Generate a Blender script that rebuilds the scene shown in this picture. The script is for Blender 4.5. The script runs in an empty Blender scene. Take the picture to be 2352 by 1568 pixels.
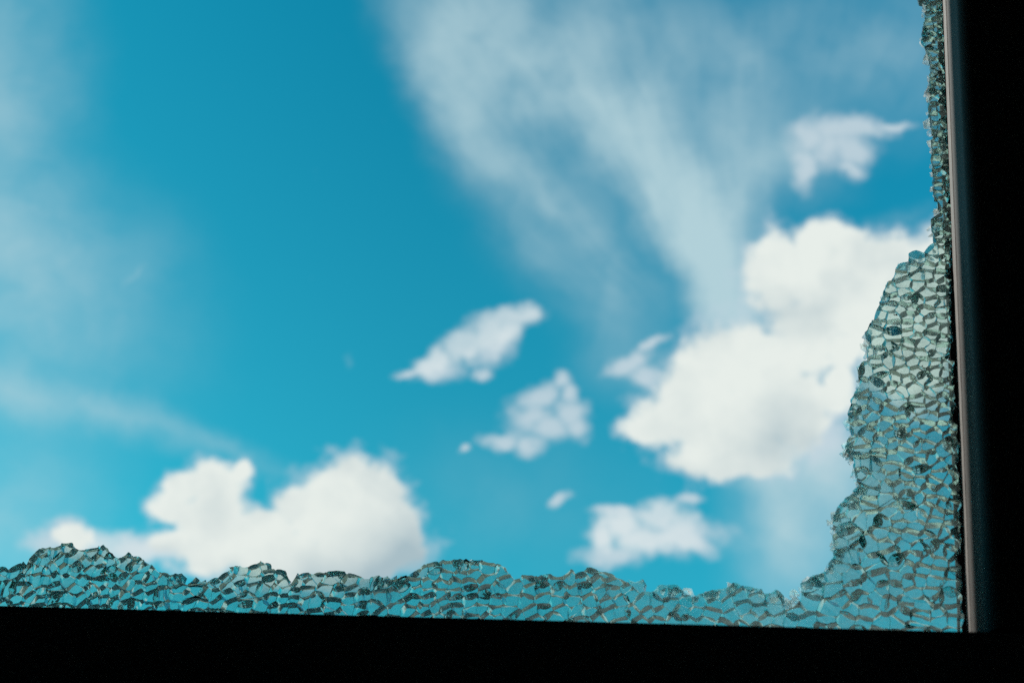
import bpy, bmesh, math, random
from mathutils import Vector, Matrix, noise

# ------------------------------------------------------------------ camera
scene = bpy.context.scene
COL = scene.collection
W, H = 2352.0, 1568.0            # units in which outlines were measured on the photograph
F = 50.0 / 36.0 * W
PITCH, YAW, ROLL = math.radians(35.0), math.radians(20.8), math.radians(10.42)

def basis(p, y, r):
    fw = Vector((-math.sin(y) * math.cos(p), math.cos(y) * math.cos(p), math.sin(p)))
    rt = Vector((math.cos(y), math.sin(y), 0))
    up = rt.cross(fw)
    return (rt * math.cos(r) + up * math.sin(r), -rt * math.sin(r) + up * math.cos(r), fw)
RT, UP, FW = basis(PITCH, YAW, ROLL)
CAM = Vector((0.0, -0.5735, 1.25))
camd = bpy.data.cameras.new("camera")
camd.lens = 50; camd.sensor_width = 36; camd.sensor_fit = 'HORIZONTAL'
camd.clip_start = 0.01; camd.clip_end = 5000
camd.dof.use_dof = True
camd.dof.focus_distance = 0.735
camd.dof.aperture_fstop = 13.0
cam = bpy.data.objects.new("camera", camd)
COL.objects.link(cam)
cam.matrix_world = Matrix(((RT.x, UP.x, -FW.x, CAM.x), (RT.y, UP.y, -FW.y, CAM.y),
                           (RT.z, UP.z, -FW.z, CAM.z), (0, 0, 0, 1)))
scene.camera = cam

def ray(px, py):
    return (RT * ((px - W / 2) / F) + UP * (-(py - H / 2) / F) + FW)
def at_y(px, py, y=0.0):          # where the line of sight meets the plane y = const
    d = ray(px, py); t = (y - CAM.y) / d.y
    return CAM + d * t
def at_x(px, py, x):
    d = ray(px, py); t = (x - CAM.x) / d.x
    return CAM + d * t

# ------------------------------------------------------------------ render / exposure
scene.view_settings.view_transform = 'Standard'
scene.view_settings.look = 'None'
scene.view_settings.exposure = 0.0
scene.view_settings.gamma = 1.0
scene.render.engine = 'CYCLES'
cy = scene.cycles
cy.max_bounces = 40; cy.transmission_bounces = 36; cy.glossy_bounces = 12
cy.diffuse_bounces = 4; cy.transparent_max_bounces = 32
cy.sample_clamp_indirect = 3.0
cy.use_denoising = False
cy.caustics_reflective = True; cy.caustics_refractive = True

# ------------------------------------------------------------------ world: sky and clouds
SUN_EL = math.radians(47); SUN_AZ = math.radians(-78)     # azimuth measured from +Y, towards +X
sun_dir = Vector((math.sin(SUN_AZ) * math.cos(SUN_EL), math.cos(SUN_AZ) * math.cos(SUN_EL), math.sin(SUN_EL)))
SKY = 0.10
world = bpy.data.worlds.new("World"); scene.world = world; world.use_nodes = True
nt = world.node_tree; nt.nodes.clear()
world.cycles.sampling_method = 'MANUAL'; world.cycles.sample_map_resolution = 512

class NT:
    def __init__(s, nt): s.nt = nt
    def n(s, typ, **kw):
        nd = s.nt.nodes.new(typ)
        for k, v in kw.items(): setattr(nd, k, v)
        return nd
    def plug(s, sock, v):
        if isinstance(v, bpy.types.NodeSocket): s.nt.links.new(v, sock)
        else: sock.default_value = v
    def m(s, op, a, b=0.0, c=None, clamp=False):
        nd = s.n('ShaderNodeMath', operation=op, use_clamp=clamp)
        s.plug(nd.inputs[0], a); s.plug(nd.inputs[1], b)
        if c is not None: s.plug(nd.inputs[2], c)
        return nd.outputs[0]
    def v(s, op, a, b=None, scale=None):
        nd = s.n('ShaderNodeVectorMath', operation=op)
        s.plug(nd.inputs[0], a)
        if b is not None: s.plug(nd.inputs[1], b)
        if scale is not None: s.plug(nd.inputs['Scale'], scale)
        return nd.outputs['Value'] if op in ('DOT_PRODUCT', 'LENGTH') else nd.outputs['Vector']
    def smooth(s, x, a, b, to0=0.0, to1=1.0):
        nd = s.n('ShaderNodeMapRange', interpolation_type='SMOOTHSTEP')
        for i, q in enumerate((x, a, b, to0, to1)): s.plug(nd.inputs[i], q)
        return nd.outputs[0]
    def noise(s, vec, scale, detail=4, rough=0.55, color=False, dim='3D', dist=0.0):
        nd = s.n('ShaderNodeTexNoise', noise_dimensions=dim)
        s.plug(nd.inputs['Vector'], vec)
        nd.inputs['Scale'].default_value = scale; nd.inputs['Detail'].default_value = detail
        nd.inputs['Roughness'].default_value = rough; nd.inputs['Distortion'].default_value = dist
        return nd.outputs['Color' if color else 'Fac']
    def mix(s, f, a, b):
        nd = s.n('ShaderNodeMix', data_type='RGBA')
        s.plug(nd.inputs['Factor'], f)
        s.plug(nd.inputs[6], a); s.plug(nd.inputs[7], b)
        return nd.outputs[2]
    def blob(s, p, x, y, rx, ry, ang, kind):
        mp = s.n('ShaderNodeMapping', vector_type='TEXTURE')
        s.plug(mp.inputs['Vector'], p)
        mp.inputs['Location'].default_value = (x, y, 0)
        mp.inputs['Rotation'].default_value = (0, 0, math.radians(ang))
        mp.inputs['Scale'].default_value = (rx, ry, 1e6)
        g = s.n('ShaderNodeTexGradient', gradient_type=kind)
        s.plug(g.inputs[0], mp.outputs[0])
        return g.outputs['Fac']
    def comb(s, x, y, z=0.0):
        nd = s.n('ShaderNodeCombineXYZ')
        s.plug(nd.inputs[0], x); s.plug(nd.inputs[1], y); s.plug(nd.inputs[2], z)
        return nd.outputs[0]

g = NT(nt)
sky = g.n('ShaderNodeTexSky', sky_type='NISHITA')
sky.sun_disc = False; sky.sun_elevation = SUN_EL; sky.sun_rotation = SUN_AZ
sky.air_density = 1.0; sky.dust_density = 0.15; sky.ozone_density = 1.6
tc = g.n('ShaderNodeTexCoord').outputs['Generated']
sep = g.n('ShaderNodeSeparateXYZ'); g.plug(sep.inputs[0], tc)
hi = g.smooth(sep.outputs[2], 0.25, 0.85)
lo = g.smooth(sep.outputs[2], 0.30, 0.0)
skyl = g.v('SCALE', sky.outputs[0], scale=g.smooth(sep.outputs[0], -0.38, 0.22, 1.0, 1.5))
tint = g.v('MULTIPLY', skyl, g.mix(hi, g.mix(lo, (0.17, 1.50, 1.17, 1), (0.62, 1.05, 0.98, 1)), (0.02, 0.98, 0.93, 1)))
# world-fixed gnomonic chart of the sky patch the window looks at
dF = g.v('DOT_PRODUCT', tc, tuple(FW)); dR = g.v('DOT_PRODUCT', tc, tuple(RT)); dU = g.v('DOT_PRODUCT', tc, tuple(UP))
inv = g.m('DIVIDE', F, g.m('MAXIMUM', dF, 0.15))
X = g.m('ADD', g.m('MULTIPLY', dR, inv), W / 2)
Y = g.m('SUBTRACT', H / 2, g.m('MULTIPLY', dU, inv))
P0 = g.comb(X, Y)
front = g.smooth(dF, 0.3, 0.6)
# turbulence
wn = g.noise(P0, 1 / 150.0, 5, 0.55, color=True)
wv = g.v('SCALE', g.v('SUBTRACT', wn, (0.5, 0.5, 0.5)), scale=95.0)
P = g.v('ADD', P0, wv)
fb = g.noise(P0, 1 / 62.0, 6, 0.58)
pf = g.noise(P0, 1 / 190.0, 4, 0.5, dist=0.3)

dense = [  # x, y, rx, ry, angle : heaped clouds
 (835,1120,92,74,0),(915,1190,62,56,0),(760,1130,70,60,0),
 (800,1105,66,62,0),(770,1180,120,100,0),(865,1150,62,70,30),(850,1250,125,90,0),(935,1240,50,58,0),(690,1165,62,55,0),
 (505,1120,75,60,0),(430,1125,55,40,0),(562,1085,22,34,10),(480,1190,100,75,0),(395,1165,50,34,0),(600,1240,110,80,0),
 (500,1270,120,50,0),(660,1280,170,70,0),(400,1240,60,34,0),(170,1236,46,28,20),
 (1815,625,105,95,0),(1880,560,80,58,0),(1935,640,140,90,0),(2050,660,150,85,0),(2130,600,90,58,0),(2000,740,120,85,0),
 (1900,720,110,80,0),(2150,700,80,120,0),(1850,780,90,80,0),(2100,820,110,110,0),
 (1650,820,95,85,0),(1730,830,130,100,0),(1600,900,110,90,-30),(1535,955,90,65,-20),(1650,970,150,105,0),(1780,930,130,120,0),
 (1720,1030,120,66,0),(1480,980,58,32,0),(1610,1045,80,44,10),(1840,970,70,80,0),
 (1700,1066,120,40,0),(1930,800,60,44,0),(1915,865,50,40,0),(1905,910,66,44,0),(1960,560,60,40,0),(2060,600,110,60,0),(2180,560,80,50,0),(1965,700,140,110,0),(2050,800,90,90,0)]
medium = [ (962,846,34,24,20),(1005,820,46,24,-30),(1065,792,54,34,-30),(1110,772,62,34,-22),(1178,742,62,28,-12),(1212,738,38,26,-20),(1165,775,52,27,-30),
 (1385,1235,40,38,0),(1440,1212,66,42,-10),(1510,1196,68,40,0),(1560,1212,48,38,0),(1500,1240,110,36,0),(1580,1250,50,26,10),
 (300,1268,90,34,0),(395,1250,70,44,0),(225,1250,70,30,0),(1885,330,1,1,0)]
thin = [
 (1297,868,25,24,0),(1310,905,22,38,0),(1232,915,50,32,-35),(1212,960,52,46,-30),(1305,955,40,44,20),(1250,985,60,38,0),(1160,1012,46,20,0),
 (1212,1030,26,26,30),(1312,990,34,28,30),(1073,1030,17,9,-15),(1287,1148,32,17,-30),(1582,1143,32,14,0),
 (1400,1285,70,24,0),(1622,1262,44,26,20),(1450,838,56,20,-30),(1505,785,38,13,-45),(1478,866,46,22,0),
 (1864,322,58,50,0),(1845,385,34,50,15),(1925,305,74,34,-5),(1980,294,66,22,0),
 (2045,288,60,9,-2),(1945,345,60,50,0),(1900,340,64,54,0),(1960,385,40,16,8),(934,853,30,13,-10),(330,1262,70,30,0),(150,1215,32,30,0),
 (1560,1240,110,44,0),(1130,815,60,26,-10),(1105,855,26,14,0),(1000,846,60,26,-15),(880,1000,0.5,0.5,0),
 (120,1245,60,22,0),(1420,1180,60,14,0),(850,1010,1,1,0),(1900,1010,60,90,20)]
veil_r = [  # x, y, rx, ry, angle, weight : high thin cloud, the big fan
 (1270,120,560,420,0,.55),(1060,60,300,380,-20,.55),(1010,220,240,360,-30,.45),(1450,290,420,300,20,.36),(1700,130,460,260,-10,.26),
 (1540,480,130,480,-36,1.1),(1625,570,140,360,-22,2.0),(1700,440,150,440,2,.6),(1480,330,220,220,0,.3),(1290,470,560,70,43,.30),(1130,380,420,110,50,.34),
 (1400,640,160,420,-20,.26),(1800,360,260,200,0,.34),(1250,600,400,170,40,.18),(1400,235,300,90,0,.45),(2050,120,460,300,0,.26),(1470,850,240,140,0,.2),
 (1700,700,150,120,0,.7),(2060,500,150,40,-10,.12)]
veil_l = [(0,250,300,900,0,.38),(30,560,300,240,15,.20),(130,650,460,360,0,.20),(20,895,460,110,13,.36),(290,960,480,80,17,.26),(540,1030,300,50,20,.14),
 (0,1180,420,360,0,.34),(150,760,480,420,0,.18),(1800,1200,200,330,0,.85),(1930,1130,260,300,0,.6),(1860,1070,260,130,0,.8),(1180,1150,500,300,0,.08),
 (305,640,46,14,-38,.12),(815,828,16,22,0,.10)]

def union(lst):
    acc = None
    for (x, y, rx, ry, a) in lst:
        if rx < 2: continue
        b = g.blob(P, x, y, rx * 2, ry * 2, a, 'SPHERICAL')
        acc = b if acc is None else g.m('SMOOTH_MAX', acc, b, 0.10)
    return acc
A = union(dense); B = union(thin); Mm = union(medium)
fbc = g.m('SUBTRACT', fb, 0.5)
aD = g.smooth(g.m('MULTIPLY_ADD', fbc, 0.62, A), 0.42, 0.66)
aM = g.smooth(g.m('MULTIPLY_ADD', fbc, 0.80, Mm), 0.27, 0.86, 0.0, 0.97)
aM = g.m('MULTIPLY', aM, g.smooth(pf, 0.30, 0.62, 0.72, 1.0))
aF = g.smooth(g.m('MULTIPLY_ADD', fbc, 0.95, A), 0.26, 0.56, 0.0, 0.42)     # thin fringe round the heaped clouds
aT = g.smooth(g.m('MULTIPLY_ADD', fbc, 0.78, B), 0.26, 0.90, 0.0, 0.82)
# high veil: streaks fanning out of one point of the sky
dx = g.m('SUBTRACT', X, 1695.0); dy = g.m('SUBTRACT', Y, 900.0)
th = g.m('ARCTAN2', dx, g.m('MULTIPLY', dy, -1.0)); rr = g.m('SQRT', g.m('ADD', g.m('MULTIPLY', dx, dx), g.m('MULTIPLY', dy, dy)))
st = g.noise(g.comb(g.m('MULTIPLY', th, 5.0), g.m('DIVIDE', rr, 420.0), 3.0), 1.6, 4, 0.5, dist=0.25)
PV0 = g.v('ADD', P0, g.v('SCALE', wn, scale=200.0))
PV = g.v('ADD', P0, g.v('SCALE', g.v('SUBTRACT', wn, (0.5, 0.5, 0.5)), scale=110.0))
st2 = g.noise(g.comb(g.m('MULTIPLY', th, 13.0), g.m('DIVIDE', rr, 300.0), 9.0), 1.6, 5, 0.55, dist=0.5)
def total(lst):
    acc = None
    for (x, y, rx, ry, a, w) in lst:
        b = g.m('MULTIPLY', g.blob(PV, x, y, rx, ry, a, 'QUADRATIC_SPHERE'), w)
        acc = b if acc is None else g.m('ADD', acc, b)
    return acc
sv = g.n('ShaderNodeSeparateXYZ'); g.plug(sv.inputs[0], PV)
rimv = g.smooth(g.m('SUBTRACT', sv.outputs[0], g.m('MULTIPLY_ADD', sv.outputs[1], 0.42, 860.0)), -80.0, 130.0)
V = g.m('ADD', g.m('MULTIPLY', total(veil_r), rimv), total(veil_l))
above = g.smooth(dy, -60.0, -320.0)
st = g.m('ADD', g.m('MULTIPLY', st, 0.5), g.m('MULTIPLY', st2, 0.5))
st = g.m('ADD', g.m('MULTIPLY', st, above), g.m('MULTIPLY', 0.5, g.m('SUBTRACT', 1.0, above)))
pf2 = g.noise(PV0, 1 / 110.0, 4, 0.5)
tex = g.m('ADD', g.m('ADD', g.m('MULTIPLY', st, 0.75), g.m('MULTIPLY', pf, 0.75)), g.m('MULTIPLY', pf2, 0.6))
tex = g.smooth(tex, 0.62, 1.48, 0.45, 1.55)
aV = g.m('MULTIPLY', V, tex)
aV = g.m('SUBTRACT', 1.0, g.m('POWER', 2.718, g.m('MULTIPLY', aV, -1.5)))
aV = g.m('MINIMUM', aV, 0.92)
# clouds in the rest of the sky, away from the window's view
og = g.noise(tc, 3.2, 7, 0.6)
aO = g.smooth(og, 0.52, 0.66, 0.0, 0.85)
aO = g.m('MULTIPLY', aO, g.m('SUBTRACT', 1.0, front))
def lin(c): return tuple(((v / 255) / 12.92 if v / 255 < .04045 else ((v / 255 + .055) / 1.055) ** 2.4) for v in c)
def emit(c): return tuple(v / SKY for v in lin(c)) + (1.0,)
# self-shading of the heaped clouds: thick bodies and undersides are greyer
sh = None
for (x, y, rx, ry, a, w) in [(930,1290,330,230,-30,.95),(780,1330,380,110,0,.5),(1800,1010,220,160,0,.35),(1800,720,260,60,0,.25),(1450,1260,200,50,0,.5),(1110,830,160,60,-20,.4),(1560,1080,260,60,10,.4),(350,1280,130,60,0,.5)]:
    b = g.m('MULTIPLY', g.blob(P, x, y, rx, ry, a, 'QUADRATIC_SPHERE'), w * 1.3)
    sh = b if sh is None else g.m('ADD', sh, b)
fb2 = g.noise(g.v('ADD', P0, (-26.0, -34.0, 0.0)), 1 / 62.0, 6, 0.58)
sh = g.m('ADD', sh, g.m('MULTIPLY', g.m('SUBTRACT', fb2, fb), 0.25))
sh = g.m('ADD', sh, g.smooth(pf, 0.42, 0.72, 0.0, 0.34), clamp=True)
cumC = g.mix(sh, emit((231, 238, 233)), emit((168, 190, 198)))
thinC = emit((200, 216, 224)); veilC = emit((184, 213, 220))
c = g.mix(g.m('MULTIPLY', aV, front), tint, veilC)
c = g.mix(g.m('MULTIPLY', aT, front), c, thinC)
c = g.mix(g.m('MULTIPLY', aF, front), c, emit((190, 210, 222)))
c = g.mix(g.m('MULTIPLY', aM, front), c, emit((216, 228, 231)))
c = g.mix(g.m('MULTIPLY', aD, front), c, cumC)
c = g.mix(aO, c, emit((225, 232, 232)))
c = g.mix(g.smooth(sep.outputs[2], 0.32, 0.02, 0.0, 0.85), c, emit((205, 218, 224)))   # pale horizon, below the window's view
bg = g.n('ShaderNodeBackground'); bg.inputs['Strength'].default_value = SKY
nt.links.new(c, bg.inputs['Color'])
wo = g.n('ShaderNodeOutputWorld'); nt.links.new(bg.outputs[0], wo.inputs['Surface'])

sund = bpy.data.lights.new("sun", 'SUN'); sund.energy = 5.0; sund.angle = math.radians(0.5); sund.color = (1.0, 0.95, 0.87)
sun = bpy.data.objects.new("sun", sund); COL.objects.link(sun)
sun.rotation_euler = sun_dir.to_track_quat('Z', 'Y').to_euler()
sun.location = (-3, 2, 5)

# ------------------------------------------------------------------ materials
def material(name):
    m = bpy.data.materials.new(name); m.use_nodes = True; m.node_tree.nodes.clear()
    return m, NT(m.node_tree)
def simple(name, c1, c2, rough, scale, metallic=0.0, stretch=None, bump=0.0, bscale=None):
    m, q = material(name)
    o = q.n('ShaderNodeTexCoord').outputs['Object']
    if stretch: 
        mp = q.n('ShaderNodeMapping'); mp.inputs['Scale'].default_value = stretch; q.plug(mp.inputs[0], o); o = mp.outputs[0]
    f = q.noise(o, scale, 6, 0.6)
    p = q.n('ShaderNodeBsdfPrincipled')
    q.plug(p.inputs['Base Color'], q.mix(q.smooth(f, 0.3, 0.7), c1 + (1,), c2 + (1,)))
    p.inputs['Roughness'].default_value = rough; p.inputs['Metallic'].default_value = metallic
    if bump:
        b = q.n('ShaderNodeBump'); b.inputs['Strength'].default_value = 1.0; b.inputs['Distance'].default_value = bump
        q.plug(b.inputs['Height'], q.noise(o, bscale or scale * 3, 5, 0.6)); q.plug(p.inputs['Normal'], b.outputs[0])
    out = q.n('ShaderNodeOutputMaterial'); q.plug(out.inputs['Surface'], p.outputs[0])
    return m
M_black = simple('black_paint', (.045, .048, .05), (.065, .068, .07), .75, 25, bump=.0003, bscale=300)
M_rubber = simple('black_rubber', (.008, .008, .008), (.016, .016, .016), .85, 90, bump=.0002)
M_strip = simple('weathered_bead', (.10, .096, .092), (.28, .265, .25), .7, 60, stretch=(26, 26, .9), bump=.0001)
M_jamb = simple('dark_jamb_paint', (.036, .034, .032), (.048, .045, .042), .8, 40, stretch=(1, 1, .25), bump=.0001)
M_wall = simple('grey_plaster', (.30, .30, .29), (.38, .37, .36), .9, 4, bump=.002, bscale=30)  # mid-grey plaster, tone varies slightly at random
M_render = simple('blocker_render', (.25, .23, .20), (.34, .31, .27), .9, 3, bump=.003, bscale=60)
M_ground = simple('dry_earth', (.022, .030, .020), (.19, .165, .115), .95, 1.6, bump=.02, bscale=6)

def glass(name, cap, crush=(.005, .07), white=(.72, .82, .78), thin=0.0):
    m, q = material(name)
    o = q.n('ShaderNodeTexCoord').outputs['Object']
    out = q.n('ShaderNodeOutputMaterial')
    gl = q.n('ShaderNodeBsdfGlass', distribution='MULTI_GGX'); gl.inputs['IOR'].default_value = 1.5
    gl.inputs['Color'].default_value = (.97, .99, .98, 1)
    di = q.n('ShaderNodeBsdfDiffuse'); tr = q.n('ShaderNodeBsdfTranslucent'); mx0 = q.n('ShaderNodeMixShader'); mx0.inputs[0].default_value = .88
    mx = q.n('ShaderNodeMixShader')
    if cap:
        gl.inputs['Roughness'].default_value = 0.0
        di.inputs['Color'].default_value = (.50, .50, .47, 1); tr.inputs['Color'].default_value = (.84, .85, .83, 1)
        n1 = q.noise(o, 55, 5, .65); n2 = q.noise(o, 900, 3, .6)
        f = q.smooth(q.m('ADD', q.m('MULTIPLY', n1, .75), q.m('MULTIPLY', n2, .35)), .42, .74, .10, .34)
        bp = q.n('ShaderNodeBump'); bp.inputs['Distance'].default_value = .00002; bp.inputs['Strength'].default_value = .6
        q.plug(bp.inputs['Height'], q.noise(o, 160, 3, .5)); q.plug(gl.inputs['Normal'], bp.outputs[0])
        # black specks of dirt
        sp = q.noise(o, 420, 2, .5); pat = q.noise(o, 22, 3, .5)
        speck = q.m('MULTIPLY', q.smooth(sp, .735, .75), q.smooth(pat, .50, .56))
        q.plug(mx0.inputs[1], di.outputs[0]); q.plug(mx0.inputs[2], tr.outputs[0])
        q.plug(mx.inputs[0], f); q.plug(mx.inputs[1], gl.outputs[0]); q.plug(mx.inputs[2], mx0.outputs[0])
        dk = q.n('ShaderNodeBsdfDiffuse'); dk.inputs['Color'].default_value = (.012, .011, .01, 1)
        m2 = q.n('ShaderNodeMixShader'); q.plug(m2.inputs[0], speck); q.plug(m2.inputs[1], mx.outputs[0]); q.plug(m2.inputs[2], dk.outputs[0])
        q.plug(out.inputs['Surface'], m2.outputs[0])
    else:
        n1 = q.noise(o, 500, 4, .6)
        q.plug(gl.inputs['Roughness'], q.smooth(n1, .45, .7, .0, .05))
        bp = q.n('ShaderNodeBump'); bp.inputs['Distance'].default_value = .00007; bp.inputs['Strength'].default_value = .8
        q.plug(bp.inputs['Height'], q.noise(o, 700, 4, .6, dist=.6)); q.plug(gl.inputs['Normal'], bp.outputs[0])
        di.inputs['Color'].default_value = (.5, .56, .53, 1); tr.inputs['Color'].default_value = white + (1,); mx0.inputs[0].default_value = .88
        q.plug(mx0.inputs[1], di.outputs[0]); q.plug(mx0.inputs[2], tr.outputs[0])
        q.plug(mx.inputs[0], q.smooth(q.noise(o, 330, 3, .6), .40, .70, *crush)); q.plug(mx.inputs[1], gl.outputs[0]); q.plug(mx.inputs[2], mx0.outputs[0])
        res = mx.outputs[0]
        if thin:            # transparent share added so sunlight reaches the faces behind
            tp = q.n('ShaderNodeBsdfTransparent'); m3 = q.n('ShaderNodeMixShader'); m3.inputs[0].default_value = thin
            q.plug(m3.inputs[1], res); q.plug(m3.inputs[2], tp.outputs[0]); res = m3.outputs[0]
        q.plug(out.inputs['Surface'], res)
    va = q.n('ShaderNodeVolumeAbsorption'); va.inputs['Color'].default_value = (.42, .88, .76, 1); va.inputs['Density'].default_value = 50.0
    q.plug(out.inputs['Volume'], va.outputs[0])
    return m
M_cap = glass('glass_face', True); M_side = glass('glass_fracture', False); M_rim = glass('glass_crushed_edge', False, (.02, .14)); M_frost_lit = glass('glass_frosted_lit_crumbs', False, (.06, .50), (.95, .97, .95), .45); M_near_lit = glass('glass_fracture_lit_edge', False, (.01, .12), (.93, .97, .95), .45)  # last two whitened and part transparent, imitating sunlit glass along the right edge

# ------------------------------------------------------------------ object helpers
def link(name, me, mats, parent=None):
    for m in mats: me.materials.append(m)
    o = bpy.data.objects.new(name, me); COL.objects.link(o)
    if parent: o.parent = parent
    return o
def tag(o, label=None, cat=None, group=None, kind=None):
    if label: o['label'] = label
    if cat: o['category'] = cat
    if group: o['group'] = group
    if kind: o['kind'] = kind
    return o
def empty(name, loc=(0, 0, 0)):
    o = bpy.data.objects.new(name, None); COL.objects.link(o); o.location = loc; o.empty_display_size = .05
    return o
def boxes(name, lst, mat, parent=None, bevel=0.0):
    bm = bmesh.new()
    for (x0, x1, y0, y1, z0, z1) in lst:
        r = bmesh.ops.create_cube(bm, size=1.0)
        for v in r['verts']:
            v.co = Vector((x0 + (v.co.x + .5) * (x1 - x0), y0 + (v.co.y + .5) * (y1 - y0), z0 + (v.co.z + .5) * (z1 - z0)))
    if bevel: bmesh.ops.bevel(bm, geom=bm.edges[:], offset=bevel, segments=2, affect='EDGES', profile=.6)
    me = bpy.data.meshes.new(name); bm.to_mesh(me); bm.free()
    return link(name, me, [mat], parent)

# ------------------------------------------------------------------ window and building
corner = at_y(2208, 1449)
XJ, ZS = corner.x, corner.z

ZT = ZS + 1.40; XL = XJ - 1.06
def prism(name, prof, axis, a0, a1, mat, parent=None, smooth=False):
    """closed profile [(u, y)] swept along z (axis 'z', u = x) or along x (axis 'x', u = z)"""
    bm = bmesh.new(); n = len(prof)
    rings = []
    for a in (a0, a1):
        rings.append([bm.verts.new((u, y, a) if axis == 'z' else (a, y, u)) for (u, y) in prof])
    for i in range(n):
        f = bm.faces.new((rings[0][i], rings[0][(i + 1) % n], rings[1][(i + 1) % n], rings[1][i])); f.smooth = smooth
    bm.faces.new(rings[0]); bm.faces.new(rings[1][::-1])
    bmesh.ops.recalc_face_normals(bm, faces=bm.faces[:])
    for e in bm.edges:
        if len(e.link_faces) == 2 and e.calc_face_angle(3) > .5: e.smooth = False
    me = bpy.data.meshes.new(name); bm.to_mesh(me); bm.free()
    return link(name, me, [mat], parent)

win = empty('window_frame', (XJ - .5, 0, ZS))
tag(win, 'dark window frame whose right jamb carries a thin pale worn strip beside the shattered glass', 'window frame')
def kid(o, parent):
    o.parent = parent; o.matrix_parent_inverse = Matrix.Translation(-Vector(parent.location)); return o

# right jamb, seen from inside and below: black rebate, pale bead, dark rounded casing
YB0, YB1, YB2 = -.0055, -.0200, -.0580
sx0 = at_y(2221, 1449, YB0).x; sx1 = at_y(2231.5, 1449, YB1).x
gx1 = at_y(2262, 1449, YB2).x
print('strip', sx0, sx1, gx1, XJ)
zb = ZS - .03
kid(prism('glazing_bead', [(sx0, YB0), (sx1 - .0004, YB1 + .0003), (sx1 + .0002, YB1), (sx1 + .006, YB1), (sx1 + .006, YB0 + .002), (sx0 + .0004, YB0 + .002)], 'z', zb, ZT, M_strip), win)
prof = [(sx1 + .0001, YB1 - .0004), (gx1, YB2)]
cxx, cyy, rr0 = gx1 + .0085, YB2 - .0015, .0085
for k in range(1, 9):
    a = math.radians(188 + k * 82 / 8.0)
    prof.append((cxx + rr0 * math.cos(a), cyy + rr0 * math.sin(a)))
prof += [(gx1 + .07, cyy - rr0), (gx1 + .07, .0), (sx1 + .0065, .0), (sx1 + .0065, YB1 - .0004)]
kid(prism('jamb_casing', prof, 'z', zb, ZT, M_jamb, smooth=True), win)
gk = at_y(2199, 1449, .0068).x
kid(boxes('rubber_gasket', [(gk, sx0 + .03, .0068, .026, zb, ZT)], M_rubber, bevel=.0012), win)
kid(boxes('side_jamb', [(sx0 + .002, gx1 + .07, .0265, .055, zb - .02, ZT)], M_black, bevel=.001), win)
# bottom rail: its inner lip hides the foot of the glass
YR = -.064
zl = at_y(1176, 1424, YR).z; zi = at_y(1176, 1424, -.0045).z - .0012
kid(prism('bottom_rail', [(zl, YR), (zi, -.0042), (zi - .012, -.0042), (zi - .012, .0068), (zi - .002, .0070), (zi - .006, .055), (zl - .07, .055), (zl - .07, YR - .004), (zl - .0015, YR - .004)], 'x', XL - .05, gx1 + .075, M_black), win)
kid(boxes('side_jamb', [(XL - .05, XL, YR - .004, .055, zl, ZT)], M_black, bevel=.001), win)
kid(boxes('head_rail', [(XL - .05, gx1 + .07, YR - .004, .055, ZT + .0005, ZT + .05)], M_black, bevel=.001), win)

def lump(px0, px1, h, seed):
    """ragged bead of old sealant squeezed up over the rail"""
    bm = bmesh.new(); n = 26; rows = []
    for i in range(n + 1):
        t = i / n; p = at_y(px0 + (px1 - px0) * t, 1396 + 53 * (px0 + (px1 - px0) * t) / 2205.0, YR)
        hh = (math.sin(math.pi * t) ** 2) * h * (.75 + .6 * noise.noise(Vector((t * 4, seed, 0))) + .25 * noise.noise(Vector((t * 15, seed, 3)))) + .0002
        rows.append([bm.verts.new((p.x, y, zl + dz)) for (y, dz) in ((YR + .0002, -.004), (YR + .0004, hh * .7), (YR + .0012, hh), (YR + .005, hh * .6), (YR + .008, -.004))])
    for a, b in zip(rows, rows[1:]):
        for k in range(5): bm.faces.new((a[k], a[(k + 1) % 5], b[(k + 1) % 5], b[k]))
    bm.faces.new(rows[0]); bm.faces.new(rows[-1][::-1])
    bmesh.ops.recalc_face_normals(bm, faces=bm.faces[:])
    me = bpy.data.meshes.new('sealant'); bm.to_mesh(me); bm.free()
    return kid(link('sealant', me, [M_rubber]), win)
lump(775, 905, .0014, 1.0); lump(1110, 1225, .0009, 5.0)

# the building round the window: front wall in four pieces, the dark room, an added block outside
bld = empty('building', (XJ - .5, -1.5, 0))
tag(bld, 'unlit dark building interior around the window, filling the right side and bottom edge', 'building')
RX0, RX1, RY0, RZ1 = XL - 1.6, XJ + 1.7, -3.2, 3.4
WY0, WY1 = YR + .004, .11
ox0, ox1, oz0, oz1 = XL - .05, gx1 + .07, zl - .07, ZT + .05
kid(boxes('front_wall', [(RX0, ox0, WY0, WY1, 0, RZ1), (ox1, RX1, WY0, WY1, 0, RZ1), (ox0, ox1, WY0, WY1, 0, oz0), (ox0, ox1, WY0, WY1, oz1, RZ1)], M_wall), bld)
kid(boxes('sun_blocker', [(XL - .32, XL - .06, WY1, WY1 + .10, -.3, RZ1)], M_render, bevel=.004), bld)  # unseen, added to keep the sun off the left part of the glass
kid(boxes('side_wall', [(RX0 - .2, RX0, RY0, WY1, 0, RZ1)], M_wall), bld)
kid(boxes('side_wall', [(RX1, RX1 + .2, RY0, WY1, 0, RZ1)], M_wall), bld)
kid(boxes('back_wall', [(RX0 - .2, RX1 + .2, RY0 - .2, RY0, 0, RZ1)], M_wall), bld)
kid(boxes('floor', [(RX0 - .2, RX1 + .2, RY0 - .2, WY1, -.15, 0)], M_wall), bld)
kid(boxes('ceiling', [(RX0 - .2, RX1 + .2, RY0 - .2, WY1, RZ1, RZ1 + .2)], M_wall), bld)
me = bpy.data.meshes.new('ground'); S = 1500
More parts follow.
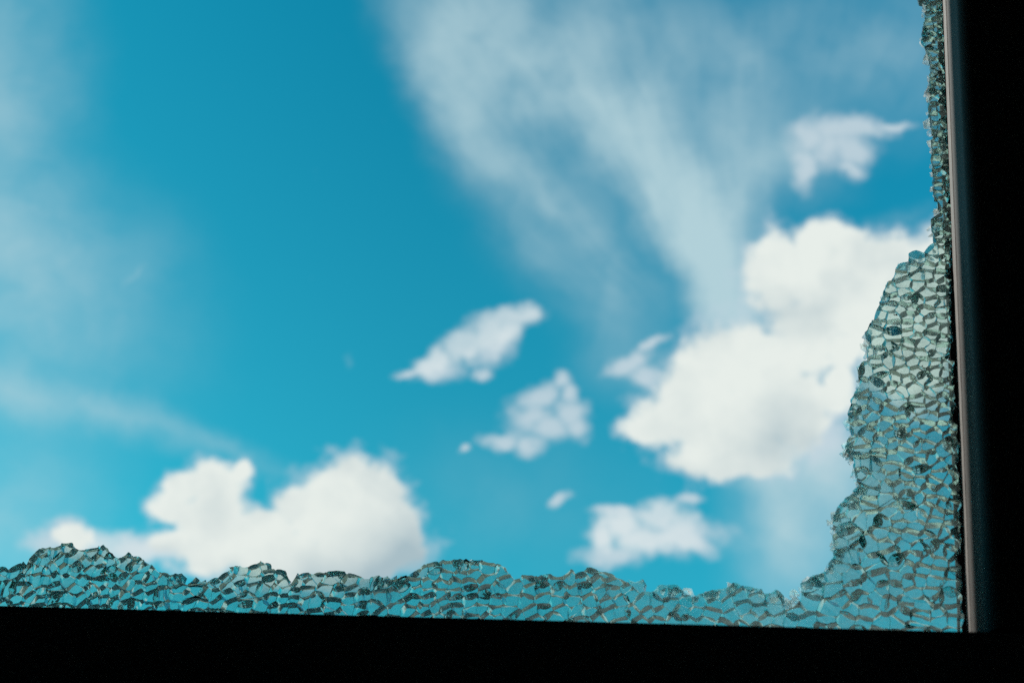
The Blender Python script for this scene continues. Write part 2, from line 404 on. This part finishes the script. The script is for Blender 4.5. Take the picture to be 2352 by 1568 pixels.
me.from_pydata([(-S, -S, -.3), (S, -S, -.3), (S, S, -.3), (-S, S, -.3)], [], [(0, 1, 2, 3)])
tag(link('ground', me, [M_ground]), kind='structure')

# unseen pale slabs added outside the wall, mirrored to brighten the crack faces
bm = bmesh.new(); hp = random.Random(5)
for i in range(-9, 10):
    for j in range(4):
        r = bmesh.ops.create_cube(bm, size=1.0); dz = hp.uniform(-.003, .003)
        for v in r['verts']:
            v.co = Vector((i * .65 + v.co.x * .63, .22 + .325 + j * .65 + v.co.y * .63, -.28 + v.co.z * .05 + dz))
me = bpy.data.meshes.new('bounce_slabs'); bm.to_mesh(me); bm.free()
M_bounce = simple('pale_bounce', (.34, .42, .35), (.54, .62, .54), .85, 2.5, bump=.002, bscale=40)
tag(link('bounce_slabs', me, [M_bounce]), kind='structure')

# ------------------------------------------------------------------ the shattered pane
OUT = [(-60,1325),(-30,1300),(0,1310),(34,1310),(52,1299),(70,1293),(83,1275),(96,1263),(114,1256),(148,1250),(166,1251),(177,1267),(192,1269),
(220,1272),(229,1262),(238,1254),(252,1275),(273,1278),(283,1272),(307,1280),(312,1288),(322,1284),(348,1297),(360,1311),(382,1324),
(406,1323),(421,1320),(429,1328),(452,1327),(465,1333),(484,1341),(499,1333),(521,1324),(530,1306),(559,1300),(585,1295),(601,1294),
(612,1297),(615,1309),(645,1307),(654,1328),(677,1327),(710,1321),(741,1318),(755,1320),(792,1321),(822,1326),(881,1324),(923,1324),
(932,1329),(946,1328),(960,1316),(971,1305),(1007,1296),(1049,1290),(1100,1291),(1142,1296),(1161,1305),(1165,1321),(1213,1324),
(1224,1328),(1269,1324),(1286,1317),(1311,1309),(1339,1311),(1349,1308),(1367,1313),(1392,1317),(1398,1330),(1413,1333),(1417,1327),
(1451,1329),(1487,1337),(1521,1351),(1535,1347),(1549,1355),(1566,1359),(1577,1350),(1592,1362),(1594,1377),(1611,1362),(1644,1357),
(1672,1352),(1681,1343),(1706,1347),(1737,1349),(1756,1366),(1773,1358),(1784,1356),(1794,1375),(1818,1382),(1825,1351),(1849,1338),
(1876,1321),(1896,1314),(1913,1288),(1927,1288),(1929,1270),(1912,1253),(1913,1198),(1927,1164),(1951,1140),(1981,1123),(1968,1103),
(1958,1062),(1949,1035),(1941,1035),(1946,1010),(1955,1000),(1948,956),(1959,949),(1955,919),(1971,899),(1971,838),(1990,818),
(1986,769),(2004,739),(2020,733),(2021,701),(2033,665),(2044,643),(2065,614),(2083,613),(2087,587),(2105,593),(2119,584),(2139,589),
(2148,571),(2146,553),(2138,514),(2157,521),(2156,492),(2153,470),(2144,437),(2142,370),(2140,319),(2139,286),(2130,247),(2137,235),
(2134,193),(2136,161),(2139,144),(2125,111),(2115,72),(2125,57),(2127,10),(2110,0),(2100,-40),
(2162,-40),(2164,0),(2167,100),(2171,200),(2175,300),(2181,400),(2186,500),(2184,600),(2182,700),(2187,800),(2191,900),(2197,1000),
(2204,1100),(2205,1200),(2208,1300),(2211,1449),(2211,1475),(1176,1446),(-60,1418)]
def pl(px, py):                      # onto the glass plane, (x, z) in metres
    p = at_y(px, py); return (p.x, p.z)
PO = [pl(*p) for p in OUT]
def inside(x, z):
    c = False; n = len(PO); j = n - 1
    for i in range(n):
        (xi, zi_), (xj, zj) = PO[i], PO[j]
        if (zi_ > z) != (zj > z) and x < (xj - xi) * (z - zi_) / (zj - zi_) + xi: c = not c
        j = i
    return c
def nearest(x, z):
    best = None; n = len(PO)
    for i in range(n):
        ax, az = PO[i]; bx, bz = PO[(i + 1) % n]
        dx_, dz_ = bx - ax, bz - az; L = dx_ * dx_ + dz_ * dz_
        t = max(0, min(1, ((x - ax) * dx_ + (z - az) * dz_) / L)) if L else 0
        qx, qz = ax + t * dx_, az + t * dz_; d = (qx - x) ** 2 + (qz - z) ** 2
        if best is None or d < best[0]: best = (d, qx, qz)
    return math.sqrt(best[0]), best[1], best[2]

rnd = random.Random(7)
x0, x1 = min(p[0] for p in PO), max(p[0] for p in PO); z0, z1 = min(p[1] for p in PO), max(p[1] for p in PO)
seeds = []
SZ = .0058
row = 0; z = z0 - .02
while z < z1 + .02:
    x = x0 - .02 + rnd.random() * SZ
    while x < x1 + .02:
        k = max(0.0, min(1.0, (x + .13) / .10)) * max(0.0, min(1.0, (z - ZS - .01) / .06))   # finer towards the upper right
        if not (k > .5 and False):
            wx = noise.noise(Vector((x * 22, z * 22, 1.3))) * .0040; wz = noise.noise(Vector((x * 17, z * 17, 7.7))) * .0060 - (max(0.0, x + .06) ** 2) * .9
            sx = x + wx + (rnd.random() - .5) * SZ * .72; sz = z + wz + (rnd.random() - .5) * SZ * .38
            seeds.append((sx, sz))
        if rnd.random() < .08: seeds.pop()
        x += SZ * (1.22 - .16 * k) * (.80 + .45 * rnd.random())
    z += SZ * .86; row += 1
def near_out(x, z):
    return inside(x, z) or nearest(x, z)[0] < .012
ns = []
for (sx, sz) in seeds:               # fragments reach out to the broken edge
    if x0 <= sx <= x1 and z0 <= sz <= z1 and not inside(sx, sz):
        d_, qx, qz = nearest(sx, sz)
        if d_ < .0024 and rnd.random() < .6:
            k = 1 + .0011 / max(d_, 1e-5); sx, sz = sx + (qx - sx) * k, sz + (qz - sz) * k
            if any(abs(a - sx) < .0022 and abs(b - sz) < .0022 for a, b in ns): continue
    ns.append((sx, sz))
seeds = ns
# a coarse grid for neighbours
G = .011; grid = {}
for i, (sx, sz) in enumerate(seeds): grid.setdefault((int(sx // G), int(sz // G)), []).append(i)
def clip(poly, mx, mz, nx, nz):
    out = []; n = len(poly)
    for i in range(n):
        a, b = poly[i], poly[(i + 1) % n]
        da = (a[0] - mx) * nx + (a[1] - mz) * nz; db = (b[0] - mx) * nx + (b[1] - mz) * nz
        if da <= 0: out.append(a)
        if (da < 0 < db) or (db < 0 < da):
            t = da / (da - db); out.append((a[0] + t * (b[0] - a[0]), a[1] + t * (b[1] - a[1])))
    return out
cells = []
for i, (sx, sz) in enumerate(seeds):
    if not (x0 <= sx <= x1 and z0 <= sz <= z1) or not inside(sx, sz): continue
    r = .02; poly = [(sx - r, sz - r), (sx + r, sz - r), (sx + r, sz + r), (sx - r, sz + r)]
    gx, gz = int(sx // G), int(sz // G)
    nb = [j for ax in range(gx - 2, gx + 3) for az in range(gz - 2, gz + 3) for j in grid.get((ax, az), []) if j != i]
    nb.sort(key=lambda j: (seeds[j][0] - sx) ** 2 + (seeds[j][1] - sz) ** 2)
    for j in nb[:22]:
        qx, qz = seeds[j]
        poly = clip(poly, (sx + qx) / 2, (sz + qz) / 2, qx - sx, qz - sz)
    cells.append(poly)
# vertices outside the traced edge are pulled onto it; near-duplicate vertices are welded
def key(p): return (round(p[0] / 2e-5), round(p[1] / 2e-5))
reg = {}
def weld(p):
    k = key(p)
    for a in (-1, 0, 1):
        for b in (-1, 0, 1):
            if (k[0] + a, k[1] + b) in reg: return reg[(k[0] + a, k[1] + b)]
    q = p; rim = False
    if not inside(*p):
        d, qx, qz = nearest(*p); q = (qx, qz); rim = True
    else:
        d, qx, qz = nearest(*p)
        if d < .0012: q = (qx, qz); rim = True
    h = random.Random(hash(k)); w = []
    for _ in range(3):
        s_ = .00034 if not rim else .00045
        w.append((h.gauss(0, 1) * s_, h.gauss(0, 1) * s_ * 1.25))
    reg[k] = dict(p=q, off=w, rim=rim, id=len(reg)); return reg[k]
TH = .0064                      # pane thickness
LY = (-.0020, -.0020 + TH / 3, -.0020 + TH * 2 / 3, -.0020 + TH)
def edge_pts(a, b, layer):
    """interior points of the crack between two vertices on one layer, identical for both fragments"""
    swap = a['id'] > b['id']
    if swap: a, b = b, a
    h = random.Random(a['id'] * 7919 + b['id'])
    pa = (a['p'][0] + a['ol'][layer][0], a['p'][1] + a['ol'][layer][1]); pb = (b['p'][0] + b['ol'][layer][0], b['p'][1] + b['ol'][layer][1])
    L = math.hypot(pb[0] - pa[0], pb[1] - pa[1]); nx, nz = (-(pb[1] - pa[1]) / (L + 1e-9), (pb[0] - pa[0]) / (L + 1e-9))
    bow = h.gauss(0, .04) * L; ph = h.random() * 6.28; tilt = h.gauss(0, .10) * L; hk = h.gauss(0, .03) * L
    n = 4; pts = []
    for i in range(1, n):
        t = i / n
        d = math.sin(math.pi * t) * (bow + tilt * (layer - 1.5) / 1.5) + hk * math.sin(2 * math.pi * t + ph + layer * .6) * math.sin(math.pi * t) \
            + noise.noise(Vector((pa[0] * 900 + t * 4, pa[1] * 900, layer * 1.1))) * .00016
        pts.append((pa[0] + (pb[0] - pa[0]) * t + nx * d, pa[1] + (pb[1] - pa[1]) * t + nz * d))
    return pts[::-1] if swap else pts
def layered(v):
    if 'ol' in v: return
    a, b, c = v['off']
    v['ol'] = [(a[0], a[1]), (a[0] * .45 + b[0] * .35, a[1] * .45 + b[1] * .35), (b[0] * .35 + c[0] * .45, b[1] * .35 + c[1] * .45), (c[0], c[1])]
pane = empty('shattered_glass', (XJ - .3, 0, ZS))
tag(pane, 'jagged remnant of shattered green tinted glass standing along the window foot and right jamb', 'broken glass')
pieces = []
def halves(poly, h):
    cx_ = sum(p[0] for p in poly) / len(poly); cz_ = sum(p[1] for p in poly) / len(poly)
    a = h.choice((0.0, 1.0)) * 1.57 + h.gauss(0, .45); ox = h.gauss(0, .0008); nx, nz = math.cos(a), math.sin(a)
    return [clip(poly, cx_ + ox * nx, cz_ + ox * nz, nx, nz), clip(poly, cx_ + ox * nx, cz_ + ox * nz, -nx, -nz)]
hr = random.Random(3); more = []
for poly in cells:
    A_ = abs(sum(poly[i][0] * poly[(i + 1) % len(poly)][1] - poly[(i + 1) % len(poly)][0] * poly[i][1] for i in range(len(poly)))) / 2
    if A_ > 4.2e-5 and hr.random() < .36: more += halves(poly, hr)
    else: more.append(poly)
cells = more
for poly in cells:
    vs = []
    for p in poly:
        w = weld(p)
        if not vs or vs[-1] is not w: vs.append(w)
    if len(vs) > 1 and vs[0] is vs[-1]: vs.pop()
    if len(vs) < 3: continue
    A_ = sum(vs[i]['p'][0] * vs[(i + 1) % len(vs)]['p'][1] - vs[(i + 1) % len(vs)]['p'][0] * vs[i]['p'][1] for i in range(len(vs))) / 2
    if A_ < 5e-6: continue
    for v in vs: layered(v)
    pieces.append((abs(A_), vs))
FREE = [PO[i] for i in range(len(OUT)) if OUT[i][1] < 1395 and 1480 < OUT[i][0] and not (OUT[i][0] > 2158 and i > OUT.index((2100, -40)))]
def free_dist(x, z):
    b = 9.0
    for (ax, az), (bx, bz) in zip(FREE, FREE[1:]):
        dx_, dz_ = bx - ax, bz - az; L = dx_ * dx_ + dz_ * dz_ + 1e-12
        t = max(0, min(1, ((x - ax) * dx_ + (z - az) * dz_) / L))
        b = min(b, math.hypot(ax + t * dx_ - x, az + t * dz_ - z))
    return b
def build_piece(bm, vs, seed, gap=.00006):
    h = random.Random(seed)
    cx_ = sum(v['p'][0] for v in vs) / len(vs); cz_ = sum(v['p'][1] for v in vs) / len(vs)
    rim = sum(v['rim'] for v in vs)
    ta, tb = h.gauss(0, .012 if not rim else .03), h.gauss(0, .012 if not rim else .03)      # each fragment sits slightly askew
    dy_ = h.gauss(0, .00010 if not rim else .00035)
    R_ = math.sqrt(max(1e-9, sum((v['p'][0] - cx_) ** 2 + (v['p'][1] - cz_) ** 2 for v in vs) / len(vs)))
    fm = []
    for i, v in enumerate(vs):
        w = vs[(i + 1) % len(vs)]; rr_ = v['rim'] and w['rim']; mxx = (v['p'][0] + w['p'][0]) / 2; mzz = (v['p'][1] + w['p'][1]) / 2
        right = mxx > -.185 and mxx < -.004
        d_ = free_dist(mxx, mzz) if right else 1
        fm.append(3 if (right and rr_ and d_ < .002) else (2 if rr_ else (4 if right and d_ < .011 and h.random() < .8 else 1)))
    rings = []
    for layer, y in enumerate(LY):
        ring = []
        for i, v in enumerate(vs):
            w = vs[(i + 1) % len(vs)]
            ring.append((v['p'][0] + v['ol'][layer][0], v['p'][1] + v['ol'][layer][1]))
            ring += edge_pts(v, w, layer)
        k = 1 - gap * (1.6 if layer in (0, 3) else .8) / R_
        rings.append([bm.verts.new((cx_ + (a - cx_) * k, y + dy_ + (a - cx_) * ta + (b - cz_) * tb, cz_ + (b - cz_) * k)) for (a, b) in ring])
    n = len(rings[0])
    for r0, r1 in zip(rings, rings[1:]):
        for i in range(n):
            f = bm.faces.new((r0[i], r1[i], r1[(i + 1) % n], r0[(i + 1) % n])); f.smooth = True; f.material_index = fm[i // 4]
    fc = bm.faces.new(rings[0]); bk = bm.faces.new(rings[-1][::-1])
    for f in (fc, bk):
        f.material_index = 0
        for e in f.edges: e.smooth = False
    for li in range(3):                      # corners where two cracks meet stay crisp
        for i in range(0, n, 4):
            e = bm.edges.get((rings[li][i], rings[li + 1][i]))
            if e: e.smooth = False
def chip(bm, px, pz, size, h):
    pts = []
    for _ in range(8):
        d = Vector((h.gauss(0, 1), h.gauss(0, 1), h.gauss(0, 1))).normalized() * size * (.75 + .5 * h.random())
        pts.append(bm.verts.new((px + d.x, .002 + h.random() * 0 + d.y * 1.1 + h_y[0], pz + d.z)))
    r = bmesh.ops.convex_hull(bm, input=pts)
    for gm in r['geom']:
        if isinstance(gm, bmesh.types.BMFace): gm.material_index = 3 if px > -.185 else 2
    bmesh.ops.delete(bm, geom=[v for v in pts if v.is_valid and not v.link_faces], context='VERTS')
    fs = list({f for v in pts if v.is_valid for f in v.link_faces})
    bmesh.ops.recalc_face_normals(bm, faces=fs)
h_y = [0.0]
def finish(bm, name):
    me = bpy.data.meshes.new(name); bm.to_mesh(me); bm.free()
    return kid(link(name, me, [M_cap, M_side, M_rim, M_frost_lit, M_near_lit]), pane)
def in_view(vs):
    q = Vector((vs[0]['p'][0], 0, vs[0]['p'][1])) - CAM
    u, v_, w = q.dot(RT), q.dot(UP), q.dot(FW)
    return abs(u / w * F) < W / 2 and abs(v_ / w * F) < H / 2
order = sorted(range(len(pieces)), key=lambda i: -pieces[i][0] if in_view(pieces[i][1]) else 0)
print('pieces', len(pieces))
for r, i in enumerate(order[:100]):
    bm = bmesh.new(); build_piece(bm, pieces[i][1], i); finish(bm, 'glass_fragment')
bm = bmesh.new()
for i in order[100:]: build_piece(bm, pieces[i][1], i)
hc = random.Random(21)
for i in range(len(OUT) - 1):                # crushed crumbs clinging to the broken edge
    (ax, ay), (bx, by) = OUT[i], OUT[i + 1]
    if by > 1395: continue
    if ax > 2158 and bx > 2158 and i > 140: continue
    bright = 1.0 if ax > 1500 else .12
    L = math.hypot(bx - ax, by - ay); n = int(L / 13 * bright + hc.random())
    if 1780 < ax < 1996 and ay > 1090: n = int(L / 9 + hc.random())
    for k in range(n):
        t = hc.random(); px, pz = pl(ax + (bx - ax) * t, ay + (by - ay) * t)
        if not inside(px, pz):
            d_, px, pz = nearest(px, pz)
        h_y[0] = hc.random() * .004
        chip(bm, px, pz, .0013 + .0024 * hc.random() ** 1.5, hc)
o = finish(bm, 'small_fragments'); o['kind'] = 'stuff'
